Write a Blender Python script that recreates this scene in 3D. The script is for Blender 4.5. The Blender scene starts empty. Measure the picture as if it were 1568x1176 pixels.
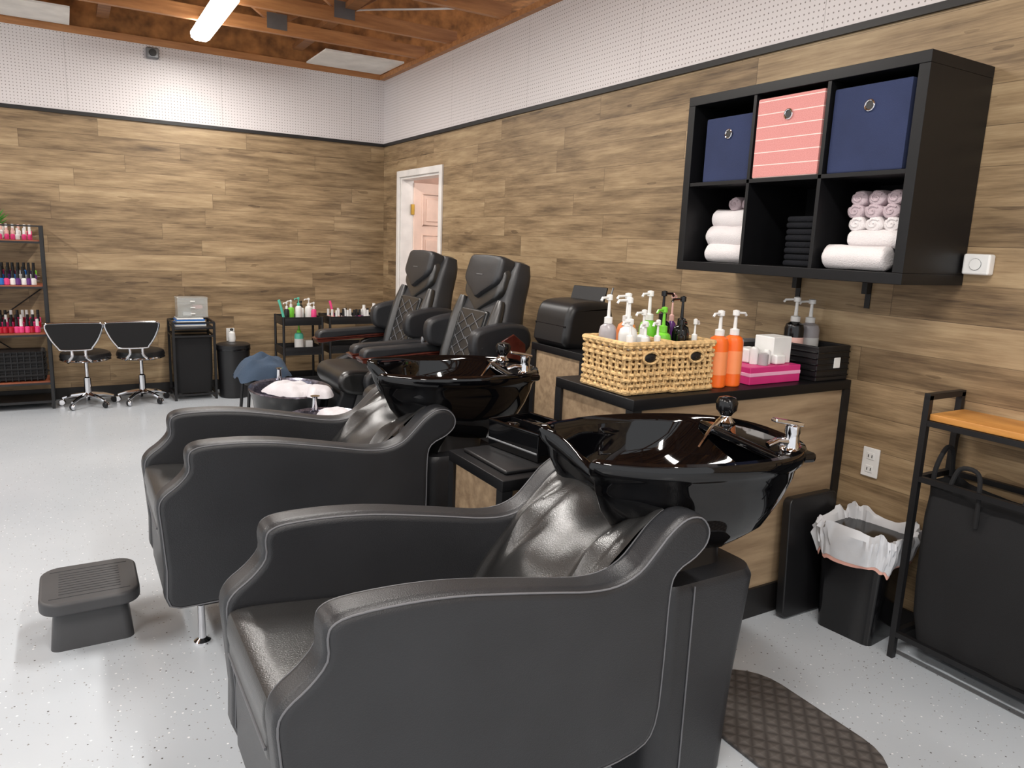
import bpy, bmesh, math, random
from mathutils import Vector, Matrix, Euler, noise
random.seed(4)
sc=bpy.context.scene
try:
    sc.view_settings.view_transform='Standard'
except Exception: pass
OX,OY=-2.87,-7.51   # camera plan position
CAM=Vector((OX,OY,1.51))
# ---------------------------------------------------------------- camera
v1=Vector((-684,-243,1132)).normalized()
v2=Vector((1923,-139,1132)); v2=(v2-v1*v2.dot(v1)).normalized()
Dn=v1.cross(v2)
right=Vector((v2.x,v1.x,-Dn.x));down=Vector((v2.y,v1.y,-Dn.y));fwd=Vector((v2.z,v1.z,-Dn.z))
m=Matrix((right,-down,-fwd)).transposed().to_4x4(); m.translation=CAM
cd=bpy.data.cameras.new('Camera'); cam=bpy.data.objects.new('Camera',cd)
bpy.context.collection.objects.link(cam); cam.matrix_world=m
cd.sensor_width=36; cd.lens=36*1132/1568; cd.clip_start=.02
sc.camera=cam
# ---------------------------------------------------------------- materials
def lin(c):
    return tuple(((x/255)/12.92 if x/255<=.04045 else ((x/255+.055)/1.055)**2.4) for x in c)+(1,)
class NT:
    def __init__(s,name):
        s.m=bpy.data.materials.new(name); s.m.use_nodes=True
        s.t=s.m.node_tree; s.n=s.t.nodes; s.l=s.t.links; s.b=s.n['Principled BSDF']
    def node(s,t,**k):
        n=s.n.new(t)
        for a,v in k.items(): setattr(n,a,v)
        return n
    def link(s,a,b): s.l.new(a,b)
    def setv(s,inp,v):
        if isinstance(v,bpy.types.NodeSocket): s.l.new(v,inp)
        else: inp.default_value=v
    def M(s,op,a,b=0,c=0):
        n=s.node('ShaderNodeMath',operation=op)
        s.setv(n.inputs[0],a); s.setv(n.inputs[1],b); s.setv(n.inputs[2],c)
        return n.outputs[0]
    def comb(s,x,y,z):
        n=s.node('ShaderNodeCombineXYZ')
        for i,v in enumerate((x,y,z)): s.setv(n.inputs[i],v)
        return n.outputs[0]
    def obj(s):
        tc=s.node('ShaderNodeTexCoord'); sx=s.node('ShaderNodeSeparateXYZ')
        s.link(tc.outputs['Object'],sx.inputs[0]); return tc.outputs['Object'],sx.outputs
    def noise(s,vec,scale,detail=3,rough=.5,out='Fac'):
        n=s.node('ShaderNodeTexNoise'); s.link(vec,n.inputs['Vector'])
        n.inputs['Scale'].default_value=scale; n.inputs['Detail'].default_value=detail; n.inputs['Roughness'].default_value=rough
        return n.outputs[out]
    def ramp(s,fac,stops,interp='LINEAR'):
        n=s.node('ShaderNodeValToRGB'); e=n.color_ramp.elements; n.color_ramp.interpolation=interp
        while len(e)<len(stops): e.new(.5)
        for i,(p,c) in enumerate(stops): e[i].position=p; e[i].color=c
        s.link(fac,n.inputs[0]); return n.outputs[0]
    def mix(s,f,a,b,typ='MIX'):
        n=s.node('ShaderNodeMix',data_type='RGBA',blend_type=typ)
        s.setv(n.inputs[0],f); s.setv(n.inputs[6],a); s.setv(n.inputs[7],b); return n.outputs[2]
    def bump(s,h,strength=.3,dist=.01):
        n=s.node('ShaderNodeBump'); s.link(h,n.inputs['Height']); n.inputs['Strength'].default_value=strength; n.inputs['Distance'].default_value=dist
        s.link(n.outputs[0],s.b.inputs['Normal'])
def mat(name,c,rough=.5,metal=0,nscale=0,namp=.1,bump=0,bscale=200,coat=0,spec=.5,trans=0,emit=0,alpha=1):
    t=NT(name); b=t.b; col=lin(c)
    b.inputs['Base Color'].default_value=col; b.inputs['Roughness'].default_value=rough; b.inputs['Metallic'].default_value=metal
    b.inputs['Specular IOR Level'].default_value=spec
    vec,_=t.obj()
    if not nscale: nscale=6
    nf=t.noise(vec,nscale,3)
    d=tuple(x*(1-namp) for x in col[:3])+(1,); u=tuple(min(1,x*(1+namp)) for x in col[:3])+(1,)
    t.link(t.ramp(nf,[(.3,d),(.7,u)]),b.inputs['Base Color'])
    if bump: t.bump(t.noise(vec,bscale,3),bump,.004)
    if coat: b.inputs['Coat Weight'].default_value=coat; b.inputs['Coat Roughness'].default_value=.03
    if trans: b.inputs['Transmission Weight'].default_value=trans
    if emit: b.inputs['Emission Color'].default_value=col; b.inputs['Emission Strength'].default_value=emit
    if alpha<1: b.inputs['Alpha'].default_value=alpha
    return t.m
def plank_mat(name,axis,stops,row=.142,L=1.22,rough=.5,seed=0):
    t=NT(name); vec,o=t.obj()
    u=o[axis]; v=o[2]
    rr=t.M('DIVIDE',v,row); r=t.M('FLOOR',rr)
    w=t.node('ShaderNodeTexWhiteNoise',noise_dimensions='1D'); t.setv(w.inputs['W'],t.M('ADD',r,seed+.37))
    uu=t.M('ADD',t.M('DIVIDE',u,L),t.M('MULTIPLY',w.outputs['Value'],7.31)); c=t.M('FLOOR',uu)
    w2=t.node('ShaderNodeTexWhiteNoise',noise_dimensions='2D'); t.link(t.comb(c,r,0),w2.inputs['Vector'])
    rnd=w2.outputs['Value']
    gv=t.comb(t.M('ADD',t.M('MULTIPLY',u,1.7),t.M('MULTIPLY',rnd,57)),t.M('MULTIPLY',v,17),t.M('MULTIPLY',rnd,13))
    g1=t.noise(gv,1.4,6,.66)
    gv2=t.comb(t.M('ADD',t.M('MULTIPLY',u,1.5),t.M('MULTIPLY',rnd,31)),t.M('MULTIPLY',v,9),t.M('MULTIPLY',rnd,5))
    g2=t.noise(gv2,1.7,4,.55)
    g3=t.noise(t.comb(t.M('MULTIPLY',u,6),t.M('MULTIPLY',v,150),rnd),1,3,.6)
    knv=t.comb(t.M('ADD',t.M('MULTIPLY',u,3.0),t.M('MULTIPLY',rnd,11)),t.M('MULTIPLY',v,14),rnd)
    kn=t.M('GREATER_THAN',t.noise(knv,1.0,2,.5),.70)
    f=t.M('ADD',t.M('MULTIPLY',rnd,.20),t.M('MULTIPLY',g1,.56)); f=t.M('ADD',f,t.M('MULTIPLY',g2,.56)); f=t.M('ADD',f,t.M('MULTIPLY',g3,.34)); f=t.M('SUBTRACT',f,.345)
    f=t.M('SUBTRACT',f,t.M('MULTIPLY',kn,.12))
    col=t.ramp(f,stops)
    fr=t.M('FRACT',rr); e1=t.M('LESS_THAN',fr,.018); e2=t.M('LESS_THAN',t.M('FRACT',uu),.0025)
    e=t.M('MAXIMUM',e1,e2)
    col=t.mix(t.M('MULTIPLY',e,.6),col,lin((70,56,42)))
    t.link(col,t.b.inputs['Base Color']); t.b.inputs['Roughness'].default_value=rough
    t.b.inputs['Specular IOR Level'].default_value=.4
    t.bump(t.M('SUBTRACT',g1,e),.15,.004)
    return t.m
WST=[(.20,lin((82,66,49))),(.36,lin((121,100,74))),(.55,lin((157,133,101))),(.82,lin((190,167,131)))]
def wood_mat(name,c1,c2,axis=0,sc_=6,rough=.5):
    t=NT(name); vec,o=t.obj()
    s=[22,22,22]; s[axis]=2.2
    v=t.comb(t.M('MULTIPLY',o[0],s[0]),t.M('MULTIPLY',o[1],s[1]),t.M('MULTIPLY',o[2],s[2]))
    g=t.noise(v,1.2,5,.6)
    t.link(t.ramp(g,[(.3,lin(c1)),(.7,lin(c2))]),t.b.inputs['Base Color']); t.b.inputs['Roughness'].default_value=rough
    t.bump(g,.15,.003); return t.m
def floor_mat():
    t=NT('epoxy_flake_floor'); vec,o=t.obj()
    base=t.ramp(t.noise(vec,1.2,3),[(.3,lin((182,189,196))),(.7,lin((196,202,208)))])
    def flakes(scale,th,col,prev,seed):
        vn=t.node('ShaderNodeTexVoronoi'); mp=t.node('ShaderNodeMapping'); mp.inputs['Location'].default_value=(seed,seed*2,0)
        t.link(vec,mp.inputs[0]); t.link(mp.outputs[0],vn.inputs['Vector']); vn.inputs['Scale'].default_value=scale
        sp=t.node('ShaderNodeSeparateColor'); t.link(vn.outputs['Color'],sp.inputs[0])
        near=t.M('LESS_THAN',vn.outputs['Distance'],t.M('MULTIPLY',sp.outputs[1],.22)); sel=t.M('LESS_THAN',sp.outputs[0],th)
        return t.mix(t.M('MULTIPLY',near,sel),prev,col)
    c=flakes(66,.30,lin((84,82,82)),base,0); c=flakes(60,.40,lin((240,242,245)),c,3.3); c=flakes(80,.3,lin((130,126,122)),c,7.7)
    t.link(c,t.b.inputs['Base Color']); t.b.inputs['Roughness'].default_value=.3
    t.b.inputs['Coat Weight'].default_value=.2; t.b.inputs['Coat Roughness'].default_value=.14
    t.bump(t.noise(vec,60,2),.04,.003); return t.m
def peg_mat(name,axis):
    t=NT(name); vec,o=t.obj(); P=.0254
    a=t.M('SUBTRACT',t.M('FRACT',t.M('DIVIDE',o[axis],P)),.5); b=t.M('SUBTRACT',t.M('FRACT',t.M('DIVIDE',o[2],P)),.5)
    d=t.M('ADD',t.M('MULTIPLY',a,a),t.M('MULTIPLY',b,b)); h=t.M('LESS_THAN',d,.022)
    seam=t.M('LESS_THAN',t.M('FRACT',t.M('DIVIDE',t.M('ADD',o[axis],.35),1.22)),.003)
    e=t.M('MAXIMUM',h,t.M('MULTIPLY',seam,.5))
    t.link(t.mix(e,lin((218,212,212)),lin((128,120,116))),t.b.inputs['Base Color']); t.b.inputs['Roughness'].default_value=.45
    return t.m
def stripe_mat():
    t=NT('pink_striped_fabric'); vec,o=t.obj()
    fr=t.M('FRACT',t.M('DIVIDE',o[2],.05)); e=t.M('LESS_THAN',fr,.07)
    n=t.noise(vec,300,2)
    t.link(t.mix(e,t.ramp(n,[(.3,lin((205,132,128))),(.7,lin((222,155,150)))]),lin((240,215,208))),t.b.inputs['Base Color'])
    t.b.inputs['Roughness'].default_value=.9; t.bump(n,.3,.002); return t.m
def mat_tread():
    t=NT('rubber_tread'); vec,o=t.obj()
    a=t.M('FRACT',t.M('MULTIPLY',t.M('ADD',o[0],o[1]),16)); b=t.M('FRACT',t.M('MULTIPLY',t.M('SUBTRACT',o[0],o[1]),16))
    h=t.M('MINIMUM',t.M('PINGPONG',a,.5),t.M('PINGPONG',b,.5))
    t.link(t.ramp(h,[(.05,lin((66,62,60))),(.3,lin((92,87,84)))]),t.b.inputs['Base Color']); t.b.inputs['Roughness'].default_value=.6
    t.bump(h,.8,.01); return t.m
LEA=mat('black_leather',(39,40,43),.38,bump=.25,bscale=350,namp=.12,spec=.55)
LEA2=mat('black_leather_seat',(42,42,42),.28,bump=.2,bscale=300,namp=.2,spec=.9)
SEAM=mat('seam_thread',(105,106,110),.6)
GLOSS=mat('gloss_black_ceramic',(6,6,8),.04,spec=.55,namp=.05)
BPL=mat('black_plastic',(22,22,24),.4)
BPLG=mat('black_plastic_gloss',(16,16,18),.15)
BMET=mat('black_metal',(20,20,22),.45)
BWOOD=mat('black_laminate',(16,16,18),.42,nscale=30,spec=.3)
CHR=mat('chrome',(225,225,228),.08,1)
FAB=mat('black_fabric',(20,20,22),.9,bump=.4,bscale=500)
NAVY=mat('navy_fabric',(42,52,86),.9,bump=.4,bscale=500)
NAVYT=mat('navy_towel',(12,14,22),.95,bump=.8,bscale=260)
PINK=stripe_mat()
TOW=mat('white_towel',(232,226,226),.95,bump=.8,bscale=220,namp=.03)
LAV=mat('lavender_towel',(196,178,184),.95,bump=.8,bscale=220,namp=.06)
STRAW=mat('woven_straw',(208,174,122),.75,nscale=60,namp=.3,bump=.5,bscale=150)
STRAWD=mat('straw_liner',(126,94,56),.9)  # dark tan of the baskets' inner liner
WHITE=mat('white_plastic',(232,232,230),.35)
WTRIM=mat('white_trim_paint',(232,228,224),.4)
DOORM=mat('door_paint',(236,206,190),.45)
ORG=mat('orange_plastic',(248,112,40),.3)
ORG2=mat('light_orange_plastic',(250,150,95),.3)
GRN=mat('green_plastic',(120,205,60),.3)
TEAL=mat('teal_plastic',(90,190,165),.3)
GRAYB=mat('grey_liquid_bottle',(170,165,168),.3)
PNK=mat('hot_pink_card',(206,50,120),.45)
PK2=mat('pink_polish',(228,70,130),.25)
RED=mat('red_polish',(170,25,45),.25)
PUR=mat('purple_polish',(96,50,120),.25)
BLU=mat('blue_plastic',(40,110,190),.35)
NUDE=mat('nude_polish',(225,180,170),.25)
CLEAR=mat('clear_acrylic',(235,240,240),.08,trans=.6,alpha=.45)
BAG=mat('white_bin_liner',(222,224,228),.35,bump=.5,bscale=22,alpha=.96)
BAGP=mat('pink_liner_edge',(235,180,165),.5)
ROSE=mat('rosewood',(78,34,26),.2,nscale=20,namp=.3,coat=.4)
SHW=wood_mat('rack_shelf_wood',(120,62,42),(160,92,62),0)
OAK=wood_mat('honey_wood',(176,118,54),(212,152,80),1)
CABX=wood_mat('cabinet_oak_panel',(128,106,82),(172,148,118),0)
TRUSSX=wood_mat('truss_pine',(150,98,58),(192,136,86),0)
TRUSSD=wood_mat('truss_dark',(112,74,46),(156,108,68),0)
DECK=mat('osb_deck',(150,102,58),.9,nscale=9,namp=.5)
DPLY=mat('pink_brown_insulation',(186,132,74),.95,nscale=4,namp=.6)
GREYM=mat('grey_metal',(120,122,125),.4,.6)
GRN2=mat('plant_leaf',(70,130,50),.6)
LINER=mat('tub_mirror_mosaic',(120,118,132),.2,.8,nscale=60,namp=.6)
STEP=mat('stool_grey_plastic',(66,66,68),.5)
TRIMB=mat('black_trim',(24,22,22),.5)
EMIT=mat('fluorescent_diffuser',(255,248,235),.5,emit=13)
PANEL=mat('white_ceiling_tile',(240,238,232),.6)
TREAD=mat_tread()
# ---------------------------------------------------------------- builder
def catmull(pts,n=4,closed=True):
    out=[];N=len(pts)
    rng=range(N if closed else N-1)
    for i in rng:
        g=lambda k:Vector(pts[k%N] if closed else pts[max(0,min(N-1,k))])
        p0,p1,p2,p3=g(i-1),g(i),g(i+1),g(i+2)
        for j in range(n):
            t=j/n
            out.append(.5*((2*p1)+(p2-p0)*t+(2*p0-5*p1+4*p2-p3)*t*t+(3*p1-p0-3*p2+p3)*t**3))
    if not closed: out.append(Vector(pts[-1]))
    return out
class B:
    def __init__(s): s.v=[];s.f=[];s.mi=[];s.mats=[];s.X=Matrix()
    def m(s,mt):
        if mt not in s.mats: s.mats.append(mt)
        return s.mats.index(mt)
    def raw(s,vs,fs,mt,X=None):
        o=len(s.v); M=s.X if X is None else s.X@X
        s.v+= [tuple(M@Vector(p)) for p in vs]
        k=s.m(mt)
        for f in fs: s.f.append([a+o for a in f]); s.mi.append(k)
    def box(s,c,d,mt,bev=0,rot=None,seg=3):
        bm=bmesh.new(); bmesh.ops.create_cube(bm,size=1)
        for v in bm.verts: v.co=Vector((v.co.x*d[0],v.co.y*d[1],v.co.z*d[2]))
        if bev: bmesh.ops.bevel(bm,geom=list(bm.edges),offset=min(bev,min(d)*.49),segments=seg,profile=.5,affect='EDGES',clamp_overlap=True)
        X=Matrix.Translation(c)
        if rot: X=X@Euler(rot).to_matrix().to_4x4()
        bm.verts.index_update()
        s.raw([v.co.copy() for v in bm.verts],[[v.index for v in f.verts] for f in bm.faces],mt,X); bm.free()
    def bb(s,x0,x1,y0,y1,z0,z1,mt,bev=0):
        s.box(((x0+x1)/2,(y0+y1)/2,(z0+z1)/2),(abs(x1-x0),abs(y1-y0),abs(z1-z0)),mt,bev)
    def loft(s,rings,mt,cap0=True,cap1=True,closed=True,X=None):
        n=len(rings[0]); vs=[p for r in rings for p in r]; fs=[]
        for i in range(len(rings)-1):
            for j in range(n if closed else n-1):
                a=i*n+j;b=i*n+(j+1)%n; fs.append([a,b,b+n,a+n])
        if cap0: fs.append(list(range(n))[::-1])
        if cap1: fs.append([(len(rings)-1)*n+j for j in range(n)])
        s.raw(vs,fs,mt,X)
    def lathe(s,prof,c,mt,seg=20,rot=None,sy=1,cap=True):
        X=Matrix.Translation(c)
        if rot: X=X@Euler(rot).to_matrix().to_4x4()
        rings=[[(r*math.cos(2*math.pi*j/seg),r*sy*math.sin(2*math.pi*j/seg),z) for j in range(seg)] for r,z in prof]
        s.loft(rings,mt,cap,cap,True,X)
    def tube(s,pts,r,mt,closed=False,seg=8):
        P=[Vector(p) for p in pts]; n=len(P); rings=[]; up=None
        for i in range(n):
            if closed: t=(P[(i+1)%n]-P[i-1])
            else: t=P[min(i+1,n-1)]-P[max(i-1,0)]
            t.normalize()
            if up is None:
                up=Vector((0,0,1)) if abs(t.z)<.9 else Vector((1,0,0))
            a=t.cross(up); 
            if a.length<1e-4: a=t.cross(Vector((0,1,0)))
            a.normalize(); b=a.cross(t).normalized(); up=b
            rr=r[i] if isinstance(r,(list,tuple)) else r
            rings.append([P[i]+a*rr*math.cos(2*math.pi*j/seg)+b*rr*math.sin(2*math.pi*j/seg) for j in range(seg)])
        if closed: rings.append(rings[0])
        s.loft(rings,mt,not closed,not closed)
    def rprism(s,pts,y0,y1,mt,r=.02,sm=3,seg=4,plane='xz'):
        """rounded-edge prism of a smooth closed profile"""
        P=catmull(pts,sm) if sm>1 else [Vector(p) for p in pts]
        n=len(P); A=sum(P[i].x*P[(i+1)%n].y-P[(i+1)%n].x*P[i].y for i in range(n)); sg=1 if A>0 else -1
        N=[]
        for i in range(n):
            t=(P[(i+1)%n]-P[i-1]).normalized(); N.append(Vector((-t.y,t.x))*sg)
        rings=[]
        st=[]
        for k in range(seg+1):
            a=math.pi/2*k/seg; st.append((r*(1-math.sin(a)),r*(1-math.cos(a))))
        L=[(y0+dy,off) for off,dy in st]+[(y1-dy,off) for off,dy in st[::-1]]
        for y,off in L:
            ring=[]
            for i in range(n):
                q=P[i]+N[i]*off
                ring.append((q.x,y,q.y) if plane=='xz' else ((q.x,q.y,y) if plane=='xy' else (y,q.x,q.y)))
            rings.append(ring)
        s.loft(rings,mt)
    def ell(s,c,d,mt,seg=20,rot=None,p=1.0):
        prof=[]
        for k in range(1,12):
            a=-math.pi/2+math.pi*k/12; prof.append((math.cos(a)**p,math.sin(a)))
        X=Matrix.Translation(c)
        if rot: X=X@Euler(rot).to_matrix().to_4x4()
        X=X@Matrix.Diagonal((d[0],d[1],d[2],1))
        rings=[[(r*math.cos(2*math.pi*j/seg),r*math.sin(2*math.pi*j/seg),z) for j in range(seg)] for r,z in prof]
        s.loft(rings,mt,True,True,True,X)
    def grid(s,fn,nu,nv,mt):
        vs=[fn(i/nu,j/nv) for i in range(nu+1) for j in range(nv+1)]
        fs=[[i*(nv+1)+j,i*(nv+1)+j+1,(i+1)*(nv+1)+j+1,(i+1)*(nv+1)+j] for i in range(nu) for j in range(nv)]
        s.raw(vs,fs,mt)
    def done(s,name,loc=(0,0,0),rz=0,wn=True,ang=.7,mesh=None):
        me=bpy.data.meshes.new(name); me.from_pydata(s.v,[],s.f)
        for mt in s.mats: me.materials.append(mt)
        me.polygons.foreach_set('material_index',s.mi); me.polygons.foreach_set('use_smooth',[True]*len(s.f))
        me.update()
        bm=bmesh.new(); bm.from_mesh(me); bmesh.ops.recalc_face_normals(bm,faces=bm.faces); bm.to_mesh(me); bm.free()
        me.set_sharp_from_angle(angle=ang)
        o=bpy.data.objects.new(name,me); bpy.context.collection.objects.link(o)
        o.location=loc; o.rotation_euler=(0,0,rz)
        if wn:
            w=o.modifiers.new('wn','WEIGHTED_NORMAL'); w.keep_sharp=True
        return o
def dup(o,loc,rz=None):
    n=bpy.data.objects.new(o.name.split('.')[0],o.data); bpy.context.collection.objects.link(n)
    n.location=loc; n.rotation_euler=(0,0,o.rotation_euler[2] if rz is None else rz)
    for md in o.modifiers:
        w=n.modifiers.new('wn','WEIGHTED_NORMAL'); w.keep_sharp=True
    return n
def W(X,Y,z=0): return (X+OX,Y+OY,z)
# ---------------------------------------------------------------- room shell
b=B(); b.bb(-8,1.6,-11.5,.15,-.1,0,floor_mat()); b.done('floor',wn=False)
PX=plank_mat('wall_planks_back',0,WST,seed=3); PY=plank_mat('wall_planks_right',1,WST,seed=11)
b=B(); b.bb(-8,.12,0,.12,0,2.44,PX); b.bb(-8,.12,0,.12,2.44,3.07,peg_mat('pegboard_back',0)); b.done('wall_back',wn=False)
b=B(); pr=peg_mat('pegboard_right',1)
b.bb(0,.12,-11.5,-1.38,0,2.44,PY); b.bb(0,.12,-.46,0,0,2.44,PY); b.bb(0,.12,-1.38,-.46,2.10,2.44,PY); b.bb(0,.12,-11.5,0,2.44,3.07,pr); b.done('wall_right',wn=False)
b=B(); b.bb(-8,0,-.015,0,2.425,2.455,TRIMB); b.done('trim_1',wn=False)
b=B(); b.bb(-.015,0,-11.5,-.015,2.425,2.455,TRIMB); b.done('trim_2',wn=False)
b=B(); b.bb(-.05,.12,-11.5,0,3.07,3.11,TRUSSX); b.done('trim_3',wn=False)
b=B(); b.bb(-8,-.05,0,.12,3.07,3.13,TRUSSX); b.done('trim_4',wn=False)
b=B(); b.bb(-8,-.012,-.012,0,0,.10,TRIMB); b.done('baseboard_back',wn=False)
b=B(); b.bb(-.012,0,-11.5,-1.44,0,.10,TRIMB); b.bb(-.012,0,-.40,-.012,0,.10,TRIMB); b.done('baseboard_right',wn=False)
b=B(); b.bb(-8,1.6,-11.5,.15,3.95,4.0,DECK); b.bb(-8,1.6,.02,.1,3.1,3.95,DECK); b.done('ceiling',wn=False)
b=B()
ks=[-.98,-1.62,-2.5,-3.3,-4.3,-5.3,-6.4,-7.5,-8.7,-9.9,-11]
for k,y in enumerate(ks):
    b.bb(-7.9,-.0,y-.022,y+.022,3.10,3.20,TRUSSX)
    b.bb(-7.9,-.0,y-.022,y+.022,3.78,3.87,TRUSSD)
    x=-7.6+(k%3)*.35
    i=0
    while x<-.9:
        x2=x+.9
        a=(x,y,3.2) if i%2 else (x,y,3.78); c=(x2,y,3.78) if i%2 else (x2,y,3.2)
        dx=c[0]-a[0];dz=c[2]-a[2];L=math.hypot(dx,dz)
        b.box(((a[0]+c[0])/2,y,(a[2]+c[2])/2),(L,.040,.09),TRUSSD if i%3 else TRUSSX,rot=(0,-math.atan2(dz,dx),0))
        if not i%2: b.box((x2,y-.024,3.19),(.16,.003,.12),GREYM)
        x=x2;i+=1
for x in (-.9,-2.5,-4.4): b.bb(x-.045,x+.045,-11.2,-.1,3.205,3.245,TRUSSD)
b.box((-.55,-1.6,3.42),(.045,2.6,.09),TRUSSX,rot=(.22,0,0)); b.box((-2.0,-2.6,3.45),(.045,2.8,.09),TRUSSD,rot=(-.2,0,.25))
b.done('roof_trusses',wn=False)
b=B()
for (x,y,w,h) in [(-1.6,-3.1,1.2,.5),(-3.4,-1.8,1.3,.5),(-.8,-4.4,1.0,.5),(-1.0,-1.6,.9,.5),(-2.7,-.9,1.5,.5),(-3.0,-5,1.6,.5),(-1.3,-.6,1.4,.4),(-3.3,-.5,1.5,.5)]:
    b.ell((x,y,3.9),(w/2,h/2,.10),DPLY)
b.done('roof_insulation')
b=B(); b.bb(-.80,-.06,-.66,-.04,3.115,3.13,PANEL); b.done('ceiling_panel',wn=False)
b=B(); b.bb(-3.9,-2.74,-.60,-.04,3.12,3.135,PANEL); b.done('ceiling_panel',wn=False)
b=B(); b.tube(catmull([(-2.2,-1.5,3.26),(-1.7,-1.7,3.27),(-1.2,-1.2,3.26),(-.6,-1.6,3.27),(-.1,-1.9,3.3)],6,False),.008,WHITE); b.done('ceiling_cable')
def fixture(x,y,L=1.22,z=3.05):
    b=B(); b.box((0,0,.035),(.10,L,.025),WHITE,.008); b.rprism([(-.075,.02),(-.07,-.02),(-.04,-.04),(.04,-.04),(.07,-.02),(.075,.02)],-L/2,L/2,EMIT,.004,sm=1)
    b.tube([(0,-L*.35,.05),(0,-L*.35,.15)],.004,GREYM); b.tube([(0,L*.35,.05),(0,L*.35,.15)],.004,GREYM)
    b.done('fluorescent_ceiling_light',(x,y,z))
    ld=bpy.data.lights.new('tube_light','AREA'); ld.shape='RECTANGLE'; ld.size=.14; ld.size_y=L; ld.energy=45; ld.color=(1,.965,.925)
    lo=bpy.data.objects.new('tube_light',ld); bpy.context.collection.objects.link(lo); lo.location=(x,y,z-.045)
for x,y in [(-1.84,-1.32),(-1.84,-4.1),(-1.84,-6.9),(-1.84,-9.5),(-4.9,-1.32),(-4.9,-4.1),(-4.9,-6.9),(-4.9,-9.5)]: fixture(x,y)
w=bpy.data.worlds.new('World'); sc.world=w; w.use_nodes=True
w.node_tree.nodes['Background'].inputs[0].default_value=(.97,.98,1,1); w.node_tree.nodes['Background'].inputs[1].default_value=1.05
# door
b=B()
for y0,y1 in [(-1.44,-1.38),(-.46,-.40)]: b.bb(-.02,.0,y0,y1,0,2.16,WTRIM,.004)
b.bb(-.02,0,-1.38,-.46,2.10,2.16,WTRIM,.004)
b.bb(0,.13,-1.38,-1.36,0,2.10,WTRIM); b.bb(0,.13,-.48,-.46,0,2.10,WTRIM); b.bb(0,.13,-1.36,-.48,2.08,2.10,WTRIM)
b.bb(.13,.95,-.50,-.46,.01,2.06,DOORM,.003)
for (x0,x1) in [(.22,.50),(.58,.86)]:
    for (z0,z1) in [(.2,.8),(.95,1.55),(1.65,1.95)]:
        P=[(x0,z0),(x1,z0),(x1,z1),(x0,z1)]
        b.tube([(p[0],-.502,p[1]) for p in P],.012,DOORM,closed=True); b.bb(x0+.04,x1-.04,-.512,-.5,z0+.04,z1-.04,DOORM,.005)
for z in (.3,1.05,1.8): b.bb(.10,.135,-.50,-.482,z-.05,z+.05,mat('brass',(190,150,70),.3,1))
b.done('door_1')
ld=bpy.data.lights.new('back_room_fill_light','POINT'); ld.energy=25; ld.shadow_soft_size=.12; ld.color=(1,.9,.82)  # unseen light added to brighten the door leaf and back room
lo=bpy.data.objects.new('back_room_fill_light',ld); bpy.context.collection.objects.link(lo); lo.location=(.9,-1.8,2.3)
b=B(); b.bb(1.5,1.6,-3,.5,0,2.6,mat('back_room_paint',(236,205,190),.8)); b.bb(.12,1.6,.15,.25,0,2.6,mat('back_room_paint2',(236,205,190),.8)); b.done('wall_back_room',wn=False)
def outlet(loc,rz):
    b=B(); b.box((0,-.004,0),(.075,.008,.125),WHITE,.003)
    for z in (-.028,.028):
        b.box((0,-.009,z),(.034,.004,.03),WHITE,.002)
        for x in (-.008,.008): b.box((x,-.0115,z),(.003,.002,.012),BPL)
    b.done('electrical_outlet',loc,rz)
outlet((-.001,-5.71,.66),-math.pi/2); outlet((-1.56,-.001,.535),0)
b=B(); b.box((0,-.02,0),(.095,.04,.075),WHITE,.008); b.lathe([(.02,0),(.02,.004)],(0,-.04,0),WHITE,rot=(math.pi/2,0,0)); b.tube([(.02*math.cos(a*.4),-.042,.02*math.sin(a*.4)) for a in range(16)],.0015,GREYM,True); b.done('plug_in_timer',(-.001,-6.03,1.50),-math.pi/2)
b=B(); b.box((0,-.03,0),(.10,.06,.09),GREYM,.012); b.lathe([(.03,0),(.028,.02)],(0,-.06,0),BPL,rot=(math.pi/2,0,0)); b.done('motion_sensor',(-2.13,-.001,3.0))
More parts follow.
